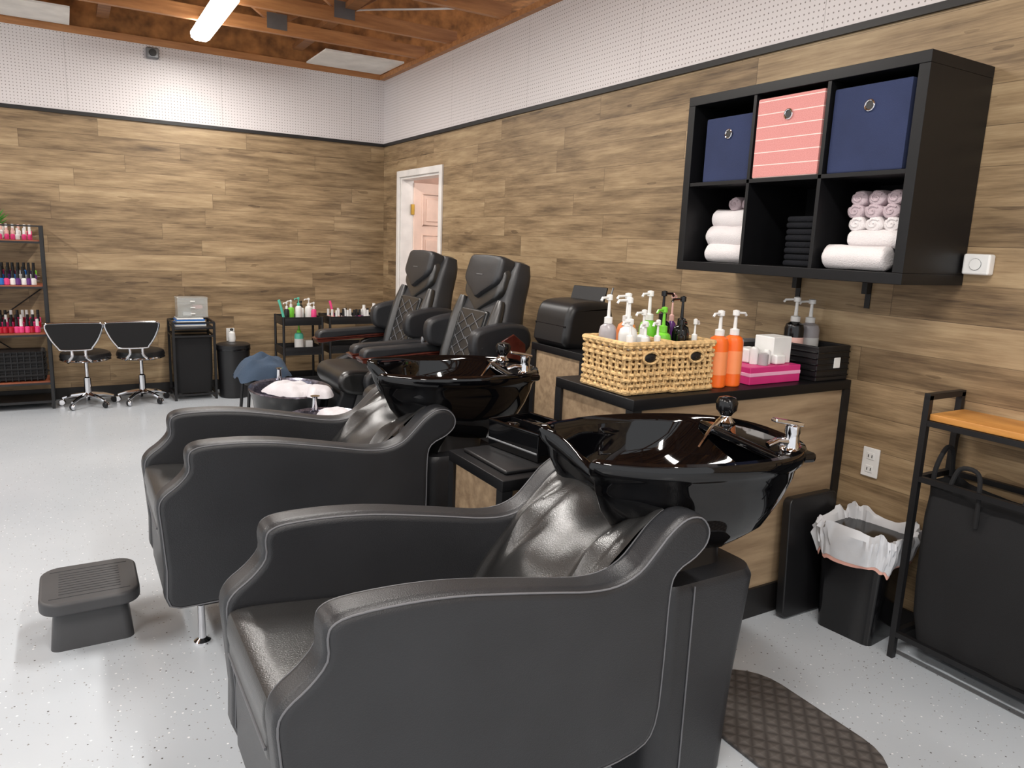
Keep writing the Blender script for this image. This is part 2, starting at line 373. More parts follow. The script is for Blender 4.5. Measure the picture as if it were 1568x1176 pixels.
# ---------------------------------------------------------------- shampoo chair
def shampoo_chair():
    b=B()
    prof=[(.305,.21),(.295,.35),(.285,.50),(.28,.585),(.30,.625),(.345,.66),(.378,.70),(.378,.745),(.39,.775),(.435,.79),(.55,.79),(.67,.779),(.80,.756),(.92,.732),(1.02,.712),(1.10,.708),(1.165,.728),(1.215,.772),(1.26,.815),(1.315,.845),(1.37,.84),(1.405,.80),(1.40,.755),(1.36,.72),(1.30,.69),(1.285,.63),(1.283,.45),(1.27,.27),(1.20,.205),(1.0,.19),(.7,.19),(.45,.195)]
    for s in (-1,1):
        y0,y1=(-.31,-.215) if s<0 else (.215,.31)
        b.rprism(prof,y0,y1,LEA,.026,sm=3,seg=5)
        P=catmull(prof,3); n=len(P)
        A=sum(P[i].x*P[(i+1)%n].y-P[(i+1)%n].x*P[i].y for i in range(n)); sg=1 if A>0 else -1
        for yy in ((-.3055,) if s<0 else (.3055,))+((-.2205,) if s<0 else (.2205,)):
            path=[]
            for i in range(n):
                t=(P[(i+1)%n]-P[i-1]).normalized(); nn=Vector((-t.y,t.x))*sg
                q=P[i]+nn*.0085; path.append((q.x,yy,q.y))
            b.tube(path,.0024,SEAM,True,6)
    b.rprism([(.287,.50),(.284,.56),(.31,.588),(.45,.578),(.7,.545),(.95,.505),(1.05,.50),(1.05,.42),(.6,.40),(.32,.42)],-.213,.213,LEA2,.02,sm=3)
    b.bb(.30,1.25,-.212,.212,.20,.46,LEA,.01)
    b.tube([(.287,-.2,.47),(.287,.2,.47)],.004,SEAM)
    sp=[(.90,.47),(.97,.50),(1.02,.56),(1.07,.625),(1.13,.69),(1.19,.745),(1.26,.80),(1.32,.835),(1.38,.83),(1.41,.79),(1.40,.72),(1.34,.60),(1.32,.3)]
    S=catmull(sp,3,False); n=len(S)-1
    def fn(u,v):
        k=u*n; i=min(int(k),n-1); p=S[i].lerp(S[i+1],k-i); t=(S[i+1]-S[i]).normalized(); nn=Vector((-t.y,t.x))
        y=(v-.5)*.445; a=abs(v-.5)*2
        h=.036*math.exp(-((a-.70)/.11)**2)*math.exp(-((u-.36)/.12)**2)+.030*math.exp(-(a/.5)**2)*math.exp(-((u-.22)/.12)**2)
        dip=-.085*math.exp(-(a/.55)**2)*math.exp(-((u-.62)/.16)**2)
        h+=.012*math.exp(-((a-.95)/.1)**2)
        h+=.006*noise.noise(Vector((u*9,v*5,1)))
        return (p.x+nn.x*h,y,p.y+nn.y*h+dip)
    b.grid(fn,60,40,LEA2)
    def rr(x0,x1,h,z,c=.06):
        P=[]
        for cx,cy,a0 in [(x1-c,h-c,0),(x0+c,h-c,90),(x0+c,-h+c,180),(x1-c,-h+c,270)]:
            for k in range(6):
                a=math.radians(a0+18*k); P.append((cx+c*math.cos(a),cy+c*math.sin(a),z))
        return P
    b.loft([rr(1.29,1.60,.27,0),rr(1.29,1.62,.27,.3),rr(1.29,1.66,.27,.60),rr(1.30,1.65,.26,.625)],LEA)
    b.loft([rr(1.32,1.60,.20,.60),rr(1.36,1.62,.17,.68),rr(1.38,1.64,.15,.80)],BPL)
    b.tube([(1.40,-.272,.01),(1.40,-.272,.62)],.0025,SEAM)
    b.bb(.42,1.25,-.20,.20,.14,.20,BMET,.01)
    for y in (-.2,.2):
        b.lathe([(.028,0),(.03,.008),(.014,.02),(.012,.15)],(.42,y,0),CHR); 
        b.lathe([(.028,0),(.03,.008),(.014,.02),(.012,.15)],(1.1,y,0),CHR)
    b.bb(.42,1.3,-.03,.03,.10,.15,BMET,.005)
    return b
def bowl(b,cx,cy,cz,rz):
    X=Matrix.Translation((cx,cy,cz))@Euler((0,math.radians(0),rz)).to_matrix().to_4x4()
    N=96
    def ring(s,z,shift=0,notch=1,ax=.355,ay=.285,sx=None,d=0):
        P=[]
        for j in range(N):
            th=2*math.pi*j/N; c,sn=math.cos(th),math.sin(th); e=2/2.7
            x=ax*(sx or s)*math.copysign(abs(c)**e,c); y=ay*s*math.copysign(abs(sn)**e,sn)
            y*=1-.08*max(0,x/ax)
            g=math.exp(-((th-math.pi)/.33)**2)*notch
            rim=math.exp(-(((abs(th-math.pi))-.62)/.20)**2)*notch
            x+=.15*g*(1 if s>.7 else s)
            x-=.045*rim
            zz=z-.13*g+.004*rim-d*rim
            P.append((x+shift,y,zz))
        return P
    rings=[ring(.25,-.30,.02,0),ring(.50,-.285,.02,.2),ring(.74,-.22,.01,.5),ring(.90,-.13,0,.85),ring(.965,-.07,0,1),ring(.985,-.04,0,1),ring(1.03,-.026,0,1),ring(1.055,-.010,0,1),ring(1.058,.006,0,1),ring(1.04,.018,0,1),ring(1.0,.022,0,1),ring(.965,.014,0,1),ring(.945,-.004,0,1),
      ring(.92,-.04,-.015,.95,sx=.86),ring(.88,-.09,-.03,.8,sx=.78),ring(.80,-.14,-.05,.5,sx=.68),ring(.66,-.175,-.06,.25,sx=.55),ring(.3,-.195,-.05,0,sx=.25),ring(.08,-.20,-.05,0,sx=.07)]
    b.loft(rings,GLOSS,X=X)
    old=b.X; b.X=old@X
    b.box((.27,0,-.004),(.13,.43,.03),GLOSS,.012)
    fx,fy=.275,-.17
    b.lathe([(.027,0),(.03,.006),(.022,.015),(.02,.05),(.022,.055),(.021,.075),(.012,.082)],(fx,fy,.008),CHR)
    b.tube([(fx,fy,.035),(fx-.05,fy,.04),(fx-.08,fy,.028)],[.013,.011,.010],CHR,seg=12)
    b.box((fx-.02,fy,.094),(.10,.026,.012),CHR,.004,rot=(0,.18,0))
    hx,hy=.275,.16
    b.lathe([(.03,0),(.032,.008),(.02,.02),(.018,.03)],(hx,hy,.008),CHR)
    b.lathe([(.014,.02),(.024,.035),(.034,.045),(.036,.07),(.028,.085),(.010,.09)],(hx,hy,.01),BPLG)
    b.lathe([(.028,0),(.03,.005),(.012,.01)],(-.10,0,-.195),CHR)
    b.tube([(hx-.02,hy-.01,.03),(hx-.07,hy-.03,.0),(hx-.11,hy-.03,-.06)],.008,CHR)
    b.X=old
b=shampoo_chair(); bowl(b,1.53,-.02,.945,math.radians(-13))
ch=b.done('shampoo_chair',(OX,OY+1.60,0))
dup(ch,(OX-.075,OY+1.605+1.34,0))
# ---------------------------------------------------------------- counters
b=B()
def cab(b,x0,x1,y0,y1,zt):
    b.bb(x0,x1,y0,y1,zt-.04,zt,BWOOD,.003)
    e=.012
    b.bb(x0+e,x1-e,y0+e,y1-e,.06,zt-.04,CABX)
    b.bb(x0+.03,x1-.03,y0+.02,y1-.02,.0,.10,TRIMB)
    for x in (x0+.02,x1-.02):
        for y in (y0+.02,y1-.02): b.bb(x-.02,x+.02,y-.02,y+.02,0,zt-.04,BMET)
    for y in (y0+.006,y1-.006): b.bb(x0,x1,y-.006,y+.006,.0,.13,TRIMB)
    for x in (x0+.006,x1-.006): b.bb(x-.006,x+.006,y0,y1,.0,.13,TRIMB)
cab(b,1.66,2.865,1.935,2.42,.99); b.done('product_counter',(OX,OY,0),wn=False)
b=B(); cab(b,1.20,1.655,2.03,2.44,.73); b.bb(1.24,1.62,2.08,2.40,.73,.745,BPL,.006); b.done('low_cabinet',(OX,OY,0),wn=False)
def tray(b,cx,cy,z,sx,sy,h,mt,t=.008):
    b.bb(cx-sx/2,cx+sx/2,cy-sy/2,cy+sy/2,z,z+t,mt)
    for s in (-1,1):
        b.box((cx+s*sx/2,cy,z+h/2),(t,sy+t,h),mt,.003); b.box((cx,cy+s*sy/2,z+h/2),(sx,t,h),mt,.003)
    P=[(cx-sx/2,cy-sy/2,z+h),(cx+sx/2,cy-sy/2,z+h),(cx+sx/2,cy+sy/2,z+h),(cx-sx/2,cy+sy/2,z+h)]
    b.tube(P,t*.9,mt,True)
b=B(); tray(b,0,0,0,.20,.28,.10,GLOSS); b.box((0,0,.055),(.006,.27,.09),BPLG); b.box((.04,.05,.05),(.05,.10,.09),GLOSS,.01); b.box((-.05,-.05,.05),(.07,.12,.05),BPLG,.01)
b.box((-.05,.07,.06),(.06,.06,.08),GLOSS,.02); b.tube([(-.104,-.14,.03),(-.104,.14,.03)],.004,GREYM)
b.done('black_organizer_caddy',W(1.47,2.27,.746),.15)
# ---------------------------------------------------------------- cube shelf
b=B(); x0,x1=-.39,-.004; y0,y1=-5.975,-4.855; z0,z1=1.42,2.19; T=.04; t=.016
b.bb(x0,x1,y0,y1,z1-T,z1,BWOOD,.002); b.bb(x0,x1,y0,y1,z0,z0+T,BWOOD,.002)
b.bb(x0,x1,y0,y0+T,z0+T,z1-T,BWOOD,.002); b.bb(x0,x1,y1-T,y1,z0+T,z1-T,BWOOD,.002)
cw=(1.12-2*T-2*t)/3
ys=[y1-T-cw/2-i*(cw+t) for i in range(3)]
for i in (1,2): yy=y1-T-i*cw-(i-1)*t; b.bb(x0+.004,x1,yy-t,yy,z0+T,z1-T,BWOOD,.001)
zm=(z0+z1)/2; b.bb(x0+.004,x1,y0+T,y1-T,zm-t/2,zm+t/2,BWOOD,.001)
b.bb(x1-.006,x1,y0+T,y1-T,z0+T,z1-T,BWOOD)
for yy in (-5.6,-5.25):
    b.bb(-.035,-.002,yy-.012,yy+.012,1.36,1.42,BMET); b.bb(-.006,-.002,yy-.012,yy+.012,1.30,1.42,BMET)
b.done('cube_storage_shelf')
def fbox(name,yc,w,h,mt,xf):
    b=B(); b.rprism([(-.16,-w/2+.0),(.16,-w/2),(.16,w/2),(-.16,w/2)],0,h,mt,.008,sm=1,plane='xy')
    b.box((0,0,h-.006),(.31,w-.01,.012),mt,.005)
    b.tube([(-.163,.018*math.cos(a*math.pi/10),h-.075+.018*math.sin(a*math.pi/10)) for a in range(20)],.004,CHR,True)
    b.lathe([(.016,0),(.016,.003)],(-.1605,0,h-.075),BPL,rot=(0,-math.pi/2,0))
    b.done(name,(xf+.162,yc,zm+t/2+.001))
fbox('navy_storage_box',ys[0]-.02,.27,.275,NAVY,-.36)
fbox('pink_storage_box',ys[1],.315,.315,PINK,-.385)
fbox('navy_storage_box',ys[2]+.01,.30,.305,NAVY,-.37)
def roll(b,c,L,r,mt,axis='x',sq=.85,seed=0):
    seg=24;rings=[]
    for k,(u,s) in enumerate([(-.5,.55),(-.49,.85),(-.46,1),(-.25,1.03),(0,1),(.25,1.03),(.46,1),(.49,.85),(.5,.55)]):
        R=[]
        for j in range(seg):
            a=2*math.pi*j/seg; rr=r*s*(1+.12*noise.noise(Vector((math.cos(a)*1.5+seed*7,math.sin(a)*1.5,u*2))))
            if j==3: rr*=.88
            p=(rr*math.cos(a),rr*math.sin(a)*sq)
            R.append((u*L,p[0],p[1]) if axis=='x' else (p[0],u*L,p[1]))
        rings.append(R)
    b.loft(rings,mt,X=Matrix.Translation(c))
    if axis=='x':
        P=[(c[0]-L/2-.001,c[1]+r*.09*q*math.cos(q*1.1),c[2]+sq*r*.09*q*math.sin(q*1.1)) for q in range(1,9)]
        b.tube(catmull(P,3,False),.0035,mt,seg=6)
def folded(b,c,dx,dy,h,mt,n=2):
    for i in range(n):
        hh=h/n; b.box((c[0],c[1],c[2]+hh*(i+.5)),(dx*(1-.03*i),dy,hh*.97),mt,hh*.42,seg=4)
fz=z0+T
b=B()
zz=0
for k,(L,h) in enumerate([(.26,.072),(.27,.082),(.235,.078)]):
    roll(b,(-.20+.02*k,.0+.01*k,zz+h/2),L,h*.58,TOW,'y',1.0,k); roll(b,(-.10+.02*k,.0+.01*k,zz+h/2),L,h*.58,TOW,'y',1.0,k+5); zz+=h*.98
roll(b,(-.10,-.06,zz+.03),.18,.036,LAV,'x',.8,3); roll(b,(-.10,.02,zz+.03),.18,.036,LAV,'x',.8,4)
b.done('white_towel_stack',(-.08,ys[0]-.02,fz+.006))
b=B()
for k in range(4): folded(b,(0,0,k*.052),.22,.20,.05,NAVYT,2)
b.done('navy_towel_stack',(-.14,ys[1]-.03,fz+.001))
b=B()
roll(b,(-.07,.0,.05),.27,.05,TOW,'y',1,1); roll(b,(-.20,.02,.045),.26,.045,TOW,'y',1,9); 
roll(b,(-.06,-.02,.125),.24,.042,TOW,'y',.9,12); roll(b,(-.16,-.03,.115),.22,.038,TOW,'y',.9,14)
z_=.17
for row,n in enumerate([3,3,3]):
    for i in range(n): roll(b,(-.08,-.085+.072*i+.01*(row%2),z_+row*.047),.20,.036,LAV if row else TOW,'x',.8,row*5+i)
b.done('lavender_towel_stack',(-.12,ys[2],fz+.002))
# ---------------------------------------------------------------- baskets & bottles
def pump(b,x,y,z,r,h,mt,pm=WHITE,a=0,lab=None):
    bh=h*.68
    b.lathe([(r*.9,0),(r,.006),(r,bh*.86),(r*.85,bh*.95),(r*.4,bh),(r*.4,bh+.01)],(x,y,z),mt)
    b.lathe([(r*.48,bh),(r*.48,bh+.022),(r*.2,bh+.026),(r*.15,h-.02),(r*.35,h-.018),(r*.35,h),(r*.1,h+.003)],(x,y,z),pm,14)
    b.tube([(x,y,z+h-.008),(x+math.cos(a)*r*1.3,y+math.sin(a)*r*1.3,z+h-.010),(x+math.cos(a)*r*1.5,y+math.sin(a)*r*1.5,z+h-.02)],.005,pm,seg=6)
    if lab: b.lathe([(r+.0006,bh*.25),(r+.0006,bh*.7)],(x,y,z),lab,cap=False)
def basket(sx,sy,h,mt,dark):
    b=B()
    def path(z,amp,ph,ins=0):
        P=[];n=26
        for (ax,ay,bx,by) in [(-1,-1,1,-1),(1,-1,1,1),(1,1,-1,1),(-1,1,-1,-1)]:
            for k in range(n):
                u=k/n; x=(ax+(bx-ax)*u)*(sx/2-ins); y=(ay+(by-ay)*u)*(sy/2-ins)
                w=amp*math.sin(k*math.pi/2+ph)
                ox=(ax if ax==bx else 0)*w; oy=(ay if ay==by else 0)*w
                P.append((x+ox,y+oy,z+.35*amp*math.cos(k*math.pi/2+ph)))
        return P
    rows=9
    for i in range(rows): b.tube(path(.012+i*(h-.02)/(rows-1),.006,math.pi*(i%2)),.0078 if i not in(4,5) else .0048,mt,True,6)
    b.tube(path(h,.001,0),.011,mt,True,8); b.tube(path(.008,.001,0),.009,mt,True,8)
    for k in range(14):
        for s in (-1,1):
            u=-.5+(k+.5)/14; b.tube([(u*sx,s*sy/2,0),(u*sx+.006*(-1)**k,s*sy/2,h)],.0045,mt,seg=6); b.tube([(s*sx/2,u*sy,0),(s*sx/2,u*sy+.006*(-1)**k,h)],.0045,mt,seg=6)
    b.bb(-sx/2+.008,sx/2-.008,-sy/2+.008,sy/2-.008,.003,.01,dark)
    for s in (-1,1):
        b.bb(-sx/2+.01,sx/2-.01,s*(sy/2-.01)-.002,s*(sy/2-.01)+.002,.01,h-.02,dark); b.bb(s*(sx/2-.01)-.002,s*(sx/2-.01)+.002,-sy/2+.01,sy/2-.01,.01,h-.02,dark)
    for s in (-1,1):
        b.ell((0,s*(sy/2+.004),h*.74),(.032,.009,.018),BPL)  # black blob paints in the dark of a handle hole; weave stays uncut
        b.tube([(.036*math.cos(a*.5236),s*(sy/2+.012),h*.74+.022*math.sin(a*.5236)) for a in range(12)],.005,mt,True,6)
    return b
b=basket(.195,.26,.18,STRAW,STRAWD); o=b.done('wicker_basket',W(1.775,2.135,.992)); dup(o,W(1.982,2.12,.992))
z=1.004
for nm,X,Y,r,h,mt,pm,a in [('pump_bottle',1.735,2.20,.033,.33,GRAYB,WHITE,3.4),('pump_bottle',1.775,2.13,.035,.325,WHITE,WHITE,3.0),('pump_bottle',1.84,2.12,.03,.28,WHITE,WHITE,3.3),('pump_bottle',1.72,2.05,.029,.255,WHITE,WHITE,3.3),('pump_bottle',1.79,2.05,.030,.245,GRAYB,WHITE,3.6),
   ('orange_pump_bottle',1.825,2.2,.038,.335,ORG2,WHITE,3.2),('pump_bottle',1.845,2.045,.025,.25,WHITE,WHITE,3.5),('green_pump_bottle',1.925,2.19,.036,.345,GRN,WHITE,3.4),('black_pump_bottle',1.995,2.19,.033,.345,BPLG,BPLG,0),('black_pump_bottle',2.02,2.11,.033,.33,BPLG,BPLG,3),('black_pump_bottle',2.052,2.2,.020,.335,PUR,NUDE,.4),('green_pump_bottle',1.93,2.11,.033,.29,GRN,GRN,3.4),('black_pump_bottle',1.955,2.04,.030,.25,BPLG,BPLG,.4),('pump_bottle',2.03,2.045,.022,.25,BPLG,WHITE,.4)]:
    b=B(); pump(b,0,0,0,r,h,mt,pm,a); b.done(nm,W(X,Y,z))
for X,Y in [(2.147,2.03),(2.228,2.03)]:
    b=B(); pump(b,0,0,0,.038,.295,ORG,WHITE,3.4 if X<2.2 else 0,ORG2); b.done('orange_pump_bottle',W(X,Y,.991))
b=B(); b.box((0,0,.035),(.30,.17,.07),PNK,.003); b.box((0,0,.04),(.302,.172,.015),mat('light_pink_card',(235,170,200),.5),.002); b.done('pink_product_box',W(2.45,2.08,.991))
b=B(); b.box((.0,.0,.055),(.11,.10,.11),WHITE,.004); b.box((-.11,.03,.03),(.08,.07,.06),WHITE,.008); b.box((-.03,-.06,.02),(.06,.03,.04),WHITE,.008)
b.lathe([(.016,0),(.016,.05),(.01,.06)],(-.08,-.04,0),WHITE); b.lathe([(.018,0),(.018,.06),(.01,.07)],(-.13,-.02,0),WHITE); b.lathe([(.02,0),(.02,.045),(.01,.05)],(-.115,-.055,0),GRAYB); b.done('white_product_boxes',W(2.53,2.09,1.062))
b=B(); b.box((-.0,.0,.07),(.25,.05,.14),BPL,.005); b.box((.06,-.0,.142),(.09,.04,.02),GREYM,.004); b.done('black_card_box',W(2.46,2.22,.991))
b=B(); tray(b,0,0,0,.20,.24,.14,BPL); 
for k in range(5): b.tube([(-.104,-.124,.02+k*.025),(.104,-.124,.02+k*.025)],.004,BPLG); b.tube([(-.104,-.12,.02+k*.025),(-.104,.12,.02+k*.025)],.004,BPLG)
b.box((.02,-.128,.075),(.04,.004,.045),WHITE,.002)
pump(b,-.05,.05,.012,.042,.325,BPLG,WHITE,2.8,NUDE); pump(b,.05,.05,.012,.043,.315,GRAYB,WHITE,2.9,WHITE)
b.box((-.03,-.07,.07),(.08,.05,.09),BPLG,.008)
b.done('black_wire_basket',W(2.755,2.08,.991))
# ---------------------------------------------------------------- floor things right
def rrp(sx,sy,c,n=6):
    P=[]
    for cx,cy,a0 in [(sx/2-c,sy/2-c,0),(-sx/2+c,sy/2-c,90),(-sx/2+c,-sy/2+c,180),(sx/2-c,-sy/2+c,270)]:
        for k in range(n+1):
            a=math.radians(a0+90*k/n); P.append((cx+c*math.cos(a),cy+c*math.sin(a)))
    return P
def rl(sx,sy,c,z,n=6): return [(x,y,z) for x,y in rrp(sx,sy,c,n)]
b=B(); b.rprism(rrp(.40,.66,.17),0.001,.014,TREAD,.005,sm=1,plane='xy'); b.done('anti_fatigue_mat',W(1.88,1.37,0),-.02)
b=B(); b.loft([rl(.20,.23,.03,0),rl(.235,.27,.035,.41),rl(.24,.275,.035,.42)],BPLG)
def lring(s,z,am,dz):
    R=[]
    n=120
    for i in range(n):
        a=2*math.pi*i/n; c,sn=math.cos(a),math.sin(a); e=2/4.5
        x=.13*math.copysign(abs(c)**e,c); y=.15*math.copysign(abs(sn)**e,sn)
        w=am*(.7*noise.noise(Vector((c*7,sn*7,z*22)))*2+.6*noise.noise(Vector((c*15,sn*15,z*30)))*2)
        R.append((x*(s+w),y*(s+w),z+dz*2*noise.noise(Vector((c*3,sn*3,z*5+3)))))
    return R
b.loft([lring(1.0,.315,.012,.02),lring(1.02,.33,.015,.018)],BAGP,False,False)
b.loft([lring(1.03,.33,.02,.018),lring(1.08,.365,.05,.012),lring(1.11,.40,.07,.012),lring(1.15,.435,.07,.016),lring(1.10,.462,.06,.022),lring(1.0,.45,.06,.02),lring(.93,.41,.05,.01),lring(.84,.35,.08,.01),lring(.7,.27,.08,.01),lring(.3,.23,.05,0)],BAG,False,True)
b.done('trash_bin',W(2.705,1.675,0),.10,wn=False)
b=B(); b.rprism(rrp(.30,.52,.03),-.02,.02,BPL,.006,sm=1,plane='xz'); o=b.done('folded_black_board',W(2.63,1.885,.265)); o.rotation_euler=(-.05,0,0)
# right rack
b=B(); fx,bx=2.64,2.85; ya,yb=1.47,.35
for x in (fx,bx):
    for y in (ya,(ya+yb)/2,yb): b.bb(x-.011,x+.011,y-.011,y+.011,0,.95 if y==(ya+yb)/2 else 1.03,BMET)
for y in (ya,yb): b.bb(fx-.011,bx+.011,y-.011,y+.011,1.015,1.037,BMET)
for z in (.10,.72,.93):
    for x in (fx,bx): b.bb(x-.01,x+.01,yb,ya,z-.01,z+.01,BMET)
    for y in (ya,yb): b.bb(fx,bx,y-.01,y+.01,z-.01,z+.01,BMET)
b.bb(fx+.0,bx+.01,yb+.012,ya-.012,.941,.965,OAK,.003)
for y0_,y1_ in [(.93,1.44),(.38,.88)]:
    cx,cy=(fx+bx)/2,(y0_+y1_)/2
    def R(z,k,sag=0,n=14):
        out=[]
        for x,y in rrp((bx-fx-.04)*k,(y1_-y0_)*k,.03,n):
            q=noise.noise(Vector((x*9,y*9,z*6)))
            yy=2*y/(y1_-y0_)
            out.append((x*(1+.20*q)+cx,y*(1+.04*q)+cy,z-sag*max(0,1-yy*yy)+.01*q))
        return out
    # subdivide long sides for wrinkles by dense perimeter
    def Rd(z,k,sag=0):
        P=R(z,k,sag); out=[]
        for i in range(len(P)):
            a=Vector(P[i]); c=Vector(P[(i+1)%len(P)]); m_=max(1,int((c-a).length/.03))
            if i%15==14: m_=16
            else: m_=1
            for j in range(m_):
                q=a.lerp(c,j/m_); yy=2*(q.y-cy)/(y1_-y0_)
                nn=noise.noise(Vector((q.x*12,q.y*12,z*7)))
                out.append((q.x+.014*nn-.0,q.y,q.z-(sag*max(0,1-yy*yy) if m_>1 else 0)))
        return out
    b.loft([Rd(.10,.9),Rd(.2,1.0),Rd(.34,1.04),Rd(.46,1.02),Rd(.58,1.02),Rd(.66,1.0,.01),Rd(.715,.99,.03)],FAB,True,False)
    b.loft([Rd(.715,.97,.03),Rd(.62,.95,.02),Rd(.45,.9)],FAB,False,True)
    for s in (-1,1): b.tube(catmull([(fx+.015,cy+s*.12-.05,.60),(fx+.008,cy+s*.12-.05,.72),(fx+.02,cy+s*.12-.03,.79),(fx+.02,cy+s*.12+.03,.79),(fx+.008,cy+s*.12+.05,.72)],5,False),.008,FAB)
    b.tube(catmull([(cx-.05,y1_-.01,.62),(cx-.05,y1_+.0,.74),(cx-.02,y1_-.01,.83),(cx+.03,y1_-.01,.82),(cx+.05,y1_-.01,.72)],5,False),.009,FAB)
b.done('laundry_hamper_rack',(OX,OY,0),wn=False)
# step stool
b=B(); b.loft([rl(.27,.27,.03,0),rl(.235,.235,.03,.15)],STEP)
b.rprism(rrp(.325,.345,.07),.15,.20,STEP,.012,sm=1,plane='xy')
for i in range(9): b.box((-.0,-.09+i*.0225,.2005),(.20,.006,.003),STEP,.001)
for s in (-1,1): b.box((0,s*.12,.2005),(.26,.006,.003),STEP,.001)
b.done('step_stool',W(-.005,3.03,0),.0)
# ---------------------------------------------------------------- massage chairs
b=B()
side=[(-.05,.06),(.40,.02),(.66,.05),(.70,.35),(.66,.62),(.50,.78),(.30,.80),(.10,.70),(-.15,.62),(-.28,.55),(-.26,.40),(-.14,.22)]
for s in (-1,1):
    y0_,y1_=(s*.40,s*.31)
    b.rprism(side,min(y0_,y1_),max(y0_,y1_),LEA,.03)
    b.rprism([(-.40,.74),(-.37,.79),(-.2,.80),(.10,.815),(.25,.83),(.26,.76),(.0,.75),(-.2,.735),(-.36,.715)],s*.415-.055,s*.415+.055,LEA,.02)
    b.rprism([(-.41,.715),(-.40,.735),(-.2,.742),(.15,.76),(.15,.735),(-.2,.715),(-.38,.695)],s*.415-.06,s*.415+.06,ROSE,.008)
    b.rprism([(.0,.55),(-.05,.70),(.22,.74),(.30,.60)],s*.40-.03,s*.40+.03,BPL,.015)
    b.rprism([(.03,.84),(.02,.95),(.08,1.0),(.26,1.03),(.40,1.0),(.42,.88),(.30,.80),(.12,.80)],s*.33-.05,s*.33+.05,LEA,.03)
b.bb(-.2,.6,-.32,.32,.05,.44,LEA,.03)
b.rprism([(-.42,.44),(-.44,.53),(-.36,.585),(-.1,.575),(.15,.55),(.2,.45),(0,.40),(-.3,.40)],-.29,.29,LEA2,.04)
b.rprism([(-.42,.42),(-.38,.50),(-.28,.46),(-.34,.26),(-.42,.18),(-.48,.24)],-.25,.25,LEA,.03)
def br(t):
    return .17+.27*t,.48+.90*t
rings=[]
for k in range(17):
    t=min(1,k/15) if k<16 else 1.012
    cx,cz=br(t); w=[.27,.27,.275,.28,.285,.29,.295,.30,.30,.30,.285,.272,.266,.262,.255,.235,.20][k]; th=[.09,.10,.11,.115,.12,.12,.12,.12,.12,.115,.105,.10,.097,.094,.085,.065,.03][k]
    R=[]
    for j in range(40):
        a=2*math.pi*j/40; c,sn=math.cos(a),math.sin(a); e=2/3.8
        R.append((cx+th*math.copysign(abs(c)**e,c),w*math.copysign(abs(sn)**e,sn),cz-.25*th*math.copysign(abs(c)**e,c)))
    rings.append(R)
b.loft(rings,LEA)
def onback(t,y,off=0): cx,cz=br(t); return (cx-off,y,cz+.25*off)
sl=-math.atan2(.27,.90)
for s in (-1,1):
    P=[onback(t,s*(.235+.02*math.sin(t*3)),.10) for t in [.06,.2,.35,.5,.62,.72]]
    b.tube(catmull(P,4,False),[.02+.035*math.sin(math.pi*min(1,(i+2)/23)) for i in range(21)],LEA2,seg=14)
b.box(onback(.34,0,.115),(.035,.34,.56),LEA2,.015,rot=(0,-sl,0))
for s in (-1,1):
    for i in range(6):
        t0=.08+.085*i
        b.tube([onback(t0,0,.136),onback(t0+.10,s*.15,.136)],.0022,SEAM,seg=5); b.tube([onback(t0+.10,0,.136),onback(t0,s*.15,.136)],.0022,SEAM,seg=5)
    b.tube([onback(.06,s*.155,.134),onback(.62,s*.165,.134)],.004,BPLG,seg=6)
# head pillow: straight top, V-shaped lower edge, built from stacked pointed rings
old=b.X; b.X=Matrix.Translation(onback(.84,0,.105))@Euler((0,-sl,0)).to_matrix().to_4x4()
def pillow(x0,x1,sc_,dz,mt):
    base=[(-.205,.155),(-.10,.165),(0,.168),(.10,.165),(.205,.155),(.22,.08),(.215,.0),(.15,-.045),(.07,-.085),(0,-.12),(-.07,-.085),(-.15,-.045),(-.215,.0),(-.22,.08)]
    P=catmull(base,3); rg=[]
    for x,k in [(x1,.98),(x0+.035,1.0),(x0+.015,.98),(x0+.004,.93),(x0,.82),(x0-.003,.4)]:
        rg.append([(x,p.x*k*sc_,(p.y-.03)*k*sc_+.03+dz) for p in P])
    b.loft(rg,mt)
pillow(-.055,.045,1.0,.0,LEA); b.box((-.060,0,.03),(.003,.08,.007),GREYM)
pillow(-.022,.045,1.06,-.075,LEA2)
b.X=old
b.rprism([(.12,.62),(.10,.74),(.14,.94),(.22,.98),(.30,.92),(.32,.74),(.26,.62)],-.50,-.482,ROSE,.004,sm=1)
b.tube([(.12,-.44,.80),(.12,-.49,.82),(.15,-.51,.86)],.010,CHR)
b.lathe([(.018,0),(.018,.04)],(.1,-.49,.80),CHR)
mc=b.done('massage_chair',(OX+2.02,OY+5.25,0)); dup(mc,(OX+2.02,OY+4.22,0))
def tub(loc):
    b=B()
    for mt_,st,c0,c1 in [(BPLG,[(.80,0),(.86,.05),(.84,.20),(.92,.38),(1.0,.44),(1.03,.455)],True,False),(LINER,[(1.03,.456),(1.0,.466),(.94,.455),(.86,.38),(.75,.22),(.4,.20)],False,True)]:
        b.loft([[(.27*s*math.cos(2*math.pi*j/40),.36*s*math.sin(2*math.pi*j/40),z) for j in range(40)] for s,z in st],mt_,c0,c1)
    b.lathe([(.02,0),(.015,.08),(.03,.09)],(0,.33,.455),CHR)
    return b
def drape(b,loc,rx,ry,h,mt,seed,p=2.6,rz=0):
    def fn(u,v):
        a=2*math.pi*v; r=u; c,sn=math.cos(a),math.sin(a); e=2/3.5
        k=(1+.14*noise.noise(Vector((c*2,sn*2,seed))))
        x=rx*r*math.copysign(abs(c)**e,c)*k; y=ry*r*math.copysign(abs(sn)**e,sn)*k
        z=h*(1-r**p)+.45*h*noise.noise(Vector((x*9,y*16,seed)))*(1-.5*r)
        return (x,y,z)
    old=b.X; b.X=Matrix.Translation(loc)@Euler((0,0,rz)).to_matrix().to_4x4()
    b.grid(fn,16,48,mt); b.X=old
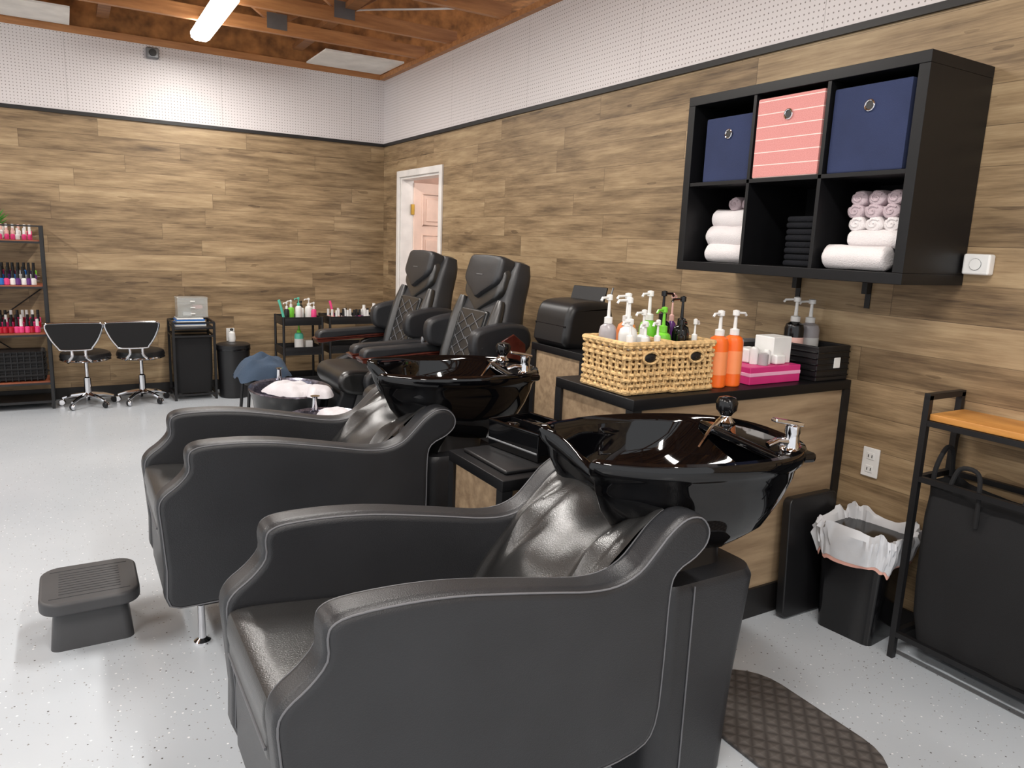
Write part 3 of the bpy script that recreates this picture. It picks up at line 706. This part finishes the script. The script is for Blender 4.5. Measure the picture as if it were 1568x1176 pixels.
TW2=mat('white_towel_soft',(214,210,214),.95,bump=.8,bscale=200)
b=tub(0); drape(b,(-.02,-.14,.455),.15,.20,.065,TW2,2,5,.4); drape(b,(.12,-.30,.46),.09,.13,.06,TW2,8,5,-.3); b.done('pedicure_tub',W(1.28,5.12),wn=False)
b=tub(0); drape(b,(.06,.05,.455),.10,.20,.05,TW2,5,5); b.done('pedicure_tub',W(1.25,4.08),wn=False)
b=B()
b.rprism(rrp(.30,.30,.05),.40,.44,BPL,.01,sm=1,plane='xy')
for sx in (-1,1):
    for sy in (-1,1): b.tube([(sx*.12,sy*.12,.40),(sx*.15,sy*.15,0)],.012,BMET)
b.done('side_stool',W(1.22,5.72,0))
b=B(); drape(b,(0,0,0),.21,.19,.15,mat('blue_grey_towel',(62,78,98),.95,bump=.8,bscale=200),11,3); b.done('blue_towel',W(1.22,5.72,.445),wn=False)
# ---------------------------------------------------------------- back cabinet + case behind massage chair
b=B(); cab(b,2.30,2.86,3.10,3.62,.95); b.done('storage_cabinet',(OX,OY,0),wn=False)
b=B(); b.rprism([(-.15,0),(-.165,.12),(-.14,.22),(-.07,.255),(.10,.255),(.15,.21),(.155,0)],-.17,.17,BPL,.04); b.box((.10,.02,.25),(.015,.24,.17),BPL,.006,rot=(0,.35,.3)); b.tube([(.13,-.12,.19),(.19,-.10,.33)],.005,GREYM)
b.box((-.155,0,.12),(.02,.3,.012),BPLG,.003)
b.done('black_equipment_case',W(2.465,3.44,.952))
# ---------------------------------------------------------------- back wall furniture
def salon_stool():
    b=B()
    for k in range(5):
        a=2*math.pi*k/5+.3; c,s=math.cos(a),math.sin(a)
        b.tube([(0,0,.10),(c*.12,s*.12,.085),(c*.20,s*.20,.06)],[.02,.016,.013],CHR,seg=8)
        b.lathe([(.022,-.012),(.026,-.006),(.026,.006),(.022,.012)],(c*.205,s*.205,.027),BPL,rot=(math.pi/2,0,a))
        b.lathe([(.022,-.012),(.026,-.006),(.026,.006),(.022,.012)],(c*.205-.012*s,s*.205+.012*c,.027),CHR,rot=(math.pi/2,0,a+.2))
    b.lathe([(.03,.08),(.028,.24),(.015,.25),(.015,.40)],(0,0,0),CHR)
    b.lathe([(.15,.39),(.185,.40),(.195,.43),(.185,.46),(.15,.475),(.05,.478)],(0,0,0),BPL,28)
    b.lathe([(.19,.40),(.196,.405),(.19,.415)],(0,0,0),CHR,28,cap=False)
    b.tube(catmull([(-.10,-.10,.40),(-.13,-.19,.41),(-.10,-.235,.46),(-.10,-.24,.53)],5,False),.012,CHR)
    b.tube(catmull([(.04,-.12,.40),(.04,-.20,.41),(-.0,-.235,.46),(-.0,-.24,.53)],5,False),.012,CHR)
    Q=[(-.27,.72),(-.20,.735),(.06,.735),(.13,.72),(.10,.62),(.05,.54),(.02,.52),(-.16,.52),(-.19,.54),(-.24,.62)]
    b.rprism(Q,-.265,-.225,FAB,.012,sm=3)
    b.tube([(p.x,-.250,p.y) for p in catmull(Q,4)],.011,CHR,True)
    return b
o=salon_stool().done('salon_stool',(-2.79,-.34,0)); dup(o,(-2.37,-.33,0))
b=B(); x0,x1,y0,y1=-2.11,-1.77,-.42,-.06
for x in (x0,x1):
    for y in (y0,y1): b.bb(x-.01,x+.01,y-.01,y+.01,0,.70,BMET)
b.bb(x0,x1,y0,y1,.64,.66,BPL,.004)
for z in (.05,.58,.70):
    for y in (y0,y1): b.bb(x0,x1,y-.008,y+.008,z-.008,z+.008,BMET)
    for x in (x0,x1): b.bb(x-.008,x+.008,y0,y1,z-.008,z+.008,BMET)
R=lambda z,k:[(x+(x0+x1)/2,y+(y0+y1)/2,z) for x,y in rrp(.31*k,.32*k,.03)]
b.loft([R(.06,.92),R(.25,.98),R(.56,1.0)],FAB); b.done('laundry_hamper',wn=False)
b=B(); z=0
for i,(mt,h,dx) in enumerate([(WHITE,.018,.26),(BLU,.016,.25),(WHITE,.015,.24),(BLU,.014,.24),(WHITE,.012,.22)]): b.box((random.uniform(-.01,.01),0,z+h/2),(dx,.2,h-.002),mt,.002); z+=h
b.done('stacked_magazines',(-1.95,-.26,.661))
b=B(); 
b.bb(-.13,.13,-.09,.09,0,.012,CLEAR,.002); 
for k in range(3): tray(b,0,0,.01+k*.055,.25,.17,.05,CLEAR,.004); b.box((0,-.09,.035+k*.055),(.04,.01,.01),WHITE,.002)
b.bb(-.13,.13,-.09,.09,.172,.18,CLEAR,.002); b.box((-.04,0,.03),(.07,.08,.03),WHITE,.004); b.box((.05,0,.09),(.08,.08,.03),NUDE,.004); b.done('acrylic_drawer_organizer',(-1.93,-.24,.738))
b=B(); b.lathe([(.125,0),(.13,.01),(.145,.45),(.15,.46),(.15,.49),(.13,.50),(.08,.505)],(0,0,0),BPL,32); b.lathe([(.151,.44),(.153,.45),(.151,.46)],(0,0,0),BPLG,32,cap=False); b.done('round_trash_can',(-1.60,-.36,0))
b=B(); b.lathe([(.03,0),(.035,.03),(.03,.08),(.018,.09),(.018,.10)],(0,0,0),WHITE); b.ell((0,0,.11),(.015,.015,.015),BPL); b.done('small_white_jar',(-1.60,-.30,.507))
def nail(b,x,y,z,mt,cap,s=1):
    b.lathe([(.011*s,0),(.013*s,.003),(.013*s,.028*s),(.006*s,.034*s)],(x,y,z),mt,10); b.lathe([(.0075*s,.034*s),(.0065*s,.07*s)],(x,y,z),cap,8)
def cart(x0,x1,y0,y1,zt):
    b=B()
    for x in (x0,x1):
        for y in (y0,y1):
            b.tube([(x,y,.05),(x,y,zt)],.012,BMET); b.lathe([(.02,-.01),(.024,0),(.02,.01)],(x,y,.025),BPL,rot=(math.pi/2,0,0))
    for z in (.12,.40,zt-.08):
        tray(b,(x0+x1)/2,(y0+y1)/2,z,x1-x0,y1-y0,.07,BPL)
    return b
b=cart(-1.20,-.84,-.62,-.30,.76)
for X,Y,r,h,mt,pm in [(-1.03,-.5,.030,.24,WHITE,TEAL),(-1.08,-.42,.03,.21,GRN,WHITE),(-.92,-.45,.035,.23,WHITE,WHITE),(-1.14,-.5,.025,.2,BPL,WHITE),(-.90,-.55,.025,.2,PK2,WHITE),(-.98,-.4,.03,.2,WHITE,BPL)]: pump(b,X,Y,.69,r,h,mt,pm,3.5)
pump(b,-1.03,-.50,.41,.042,.28,TEAL,GRN,3.5,WHITE); b.box((-.93,-.46,.46),(.07,.07,.12),WHITE,.01); b.tube([(-1.18,-.6,.70),(-1.22,-.62,.85),(-1.24,-.62,.92)],.012,TEAL)
b.done('utility_cart',wn=False)
b=cart(-.76,-.16,-.60,-.25,.76)
b.X=Matrix.Translation((-.46,-.42,.69))
cs=[PK2,RED,PUR,WHITE,NUDE,WHITE,BLU,PK2]
for i in range(26):
    nail(b,random.uniform(-.27,.27),random.uniform(-.13,.13),0,random.choice(cs),random.choice([BPL,WHITE,WHITE]),1.7)
b.lathe([(.03,0),(.03,.12),(.015,.14),(.015,.17)],(.22,.05,0),WHITE); b.lathe([(.03,0),(.03,.1),(.015,.12),(.015,.15)],(.13,.09,0),WHITE); b.tube([(-.2,.0,.0),(-.24,.02,.2)],.012,PK2)
b.done('manicure_trolley',wn=False)
# nail polish rack at the left (with its rows of bottles)
b=B(); x0,x1,y0,y1=-4.0,-3.045,-.38,-.05
for x in (x0,x1):
    for y in (y0,y1): b.bb(x-.012,x+.012,y-.012,y+.012,0,1.50,BMET)
for z in (.22,.62,1.01,1.37): b.bb(x0,x1,y0,y1,z-.012,z+.012,SHW,.003); b.bb(x0,x1,y0-.008,y0+.004,z-.012,z+.004,BMET)
for y in (y0,y1): b.bb(x0,x1,y-.006,y+.006,1.488,1.50,BMET)
b.bb(x1-.006,x1+.006,y0,y1,1.488,1.5,BMET); b.bb(x0,x1,y0,y1,.05,.07,BMET)
b.tube([(x0,y1,.25),(x1,y1,1.0)],.005,BMET); b.tube([(x1,y1,.25),(x0,y1,1.0)],.005,BMET)
def polishes(z,cols,n,rows,caps,s=1.6):
    b.X=Matrix.Translation((-3.52,-.2,z))
    for r in range(rows):
        for i in range(n): nail(b,-.44+i*.88/n+random.uniform(-.005,.005),-.10+r*.075,r*.03,random.choice(cols),random.choice(caps),s)
        if r: b.bb(-.46,.44,-.12+r*.075,-.08+r*.075,r*.03-.004,r*.03,CLEAR)
polishes(1.383,[NUDE,WHITE,PK2],22,2,[WHITE,WHITE,NUDE],1.3); polishes(1.023,[RED,PK2,BLU,PUR,WHITE,GRN],24,3,[BPL]); polishes(.633,[PK2,PK2,RED],24,3,[BPL,WHITE])
b.X=Matrix()
b.done('metal_wood_shelf_rack',wn=False)
b=B(); b.box((0,0,.12),(.50,.24,.24),mat('grey_wicker',(62,60,60),.8,bump=1,bscale=60),.02)
for i in range(9):
    P=[(x,y,.015+i*.027) for x,y in rrp(.50+.012*(i%2),.25+.012*(i%2),.03)]; b.tube(P,.010,FAB,True,6)
for i in range(12): b.tube([(-.24+i*.0436,-.130,0),(-.24+i*.0436,-.135,.24)],.006,BPL)
b.done('dark_wicker_basket',(-3.34,-.21,.238))
b=B(); b.lathe([(.045,0),(.055,.02),(.062,.10),(.055,.10),(.05,.085)],(0,0,0),WHITE,24)
for i in range(60):
    a=random.uniform(0,6.28);r=random.uniform(.02,.10);h=random.uniform(.14,.24)
    b.tube([(0,0,.09),(r*.5*math.cos(a),r*.5*math.sin(a),h*.8),(r*math.cos(a),r*math.sin(a),h)],[.003,.007,.001],GRN2,seg=4)
b.done('potted_plant',(-3.36,-.10,1.383),wn=False)
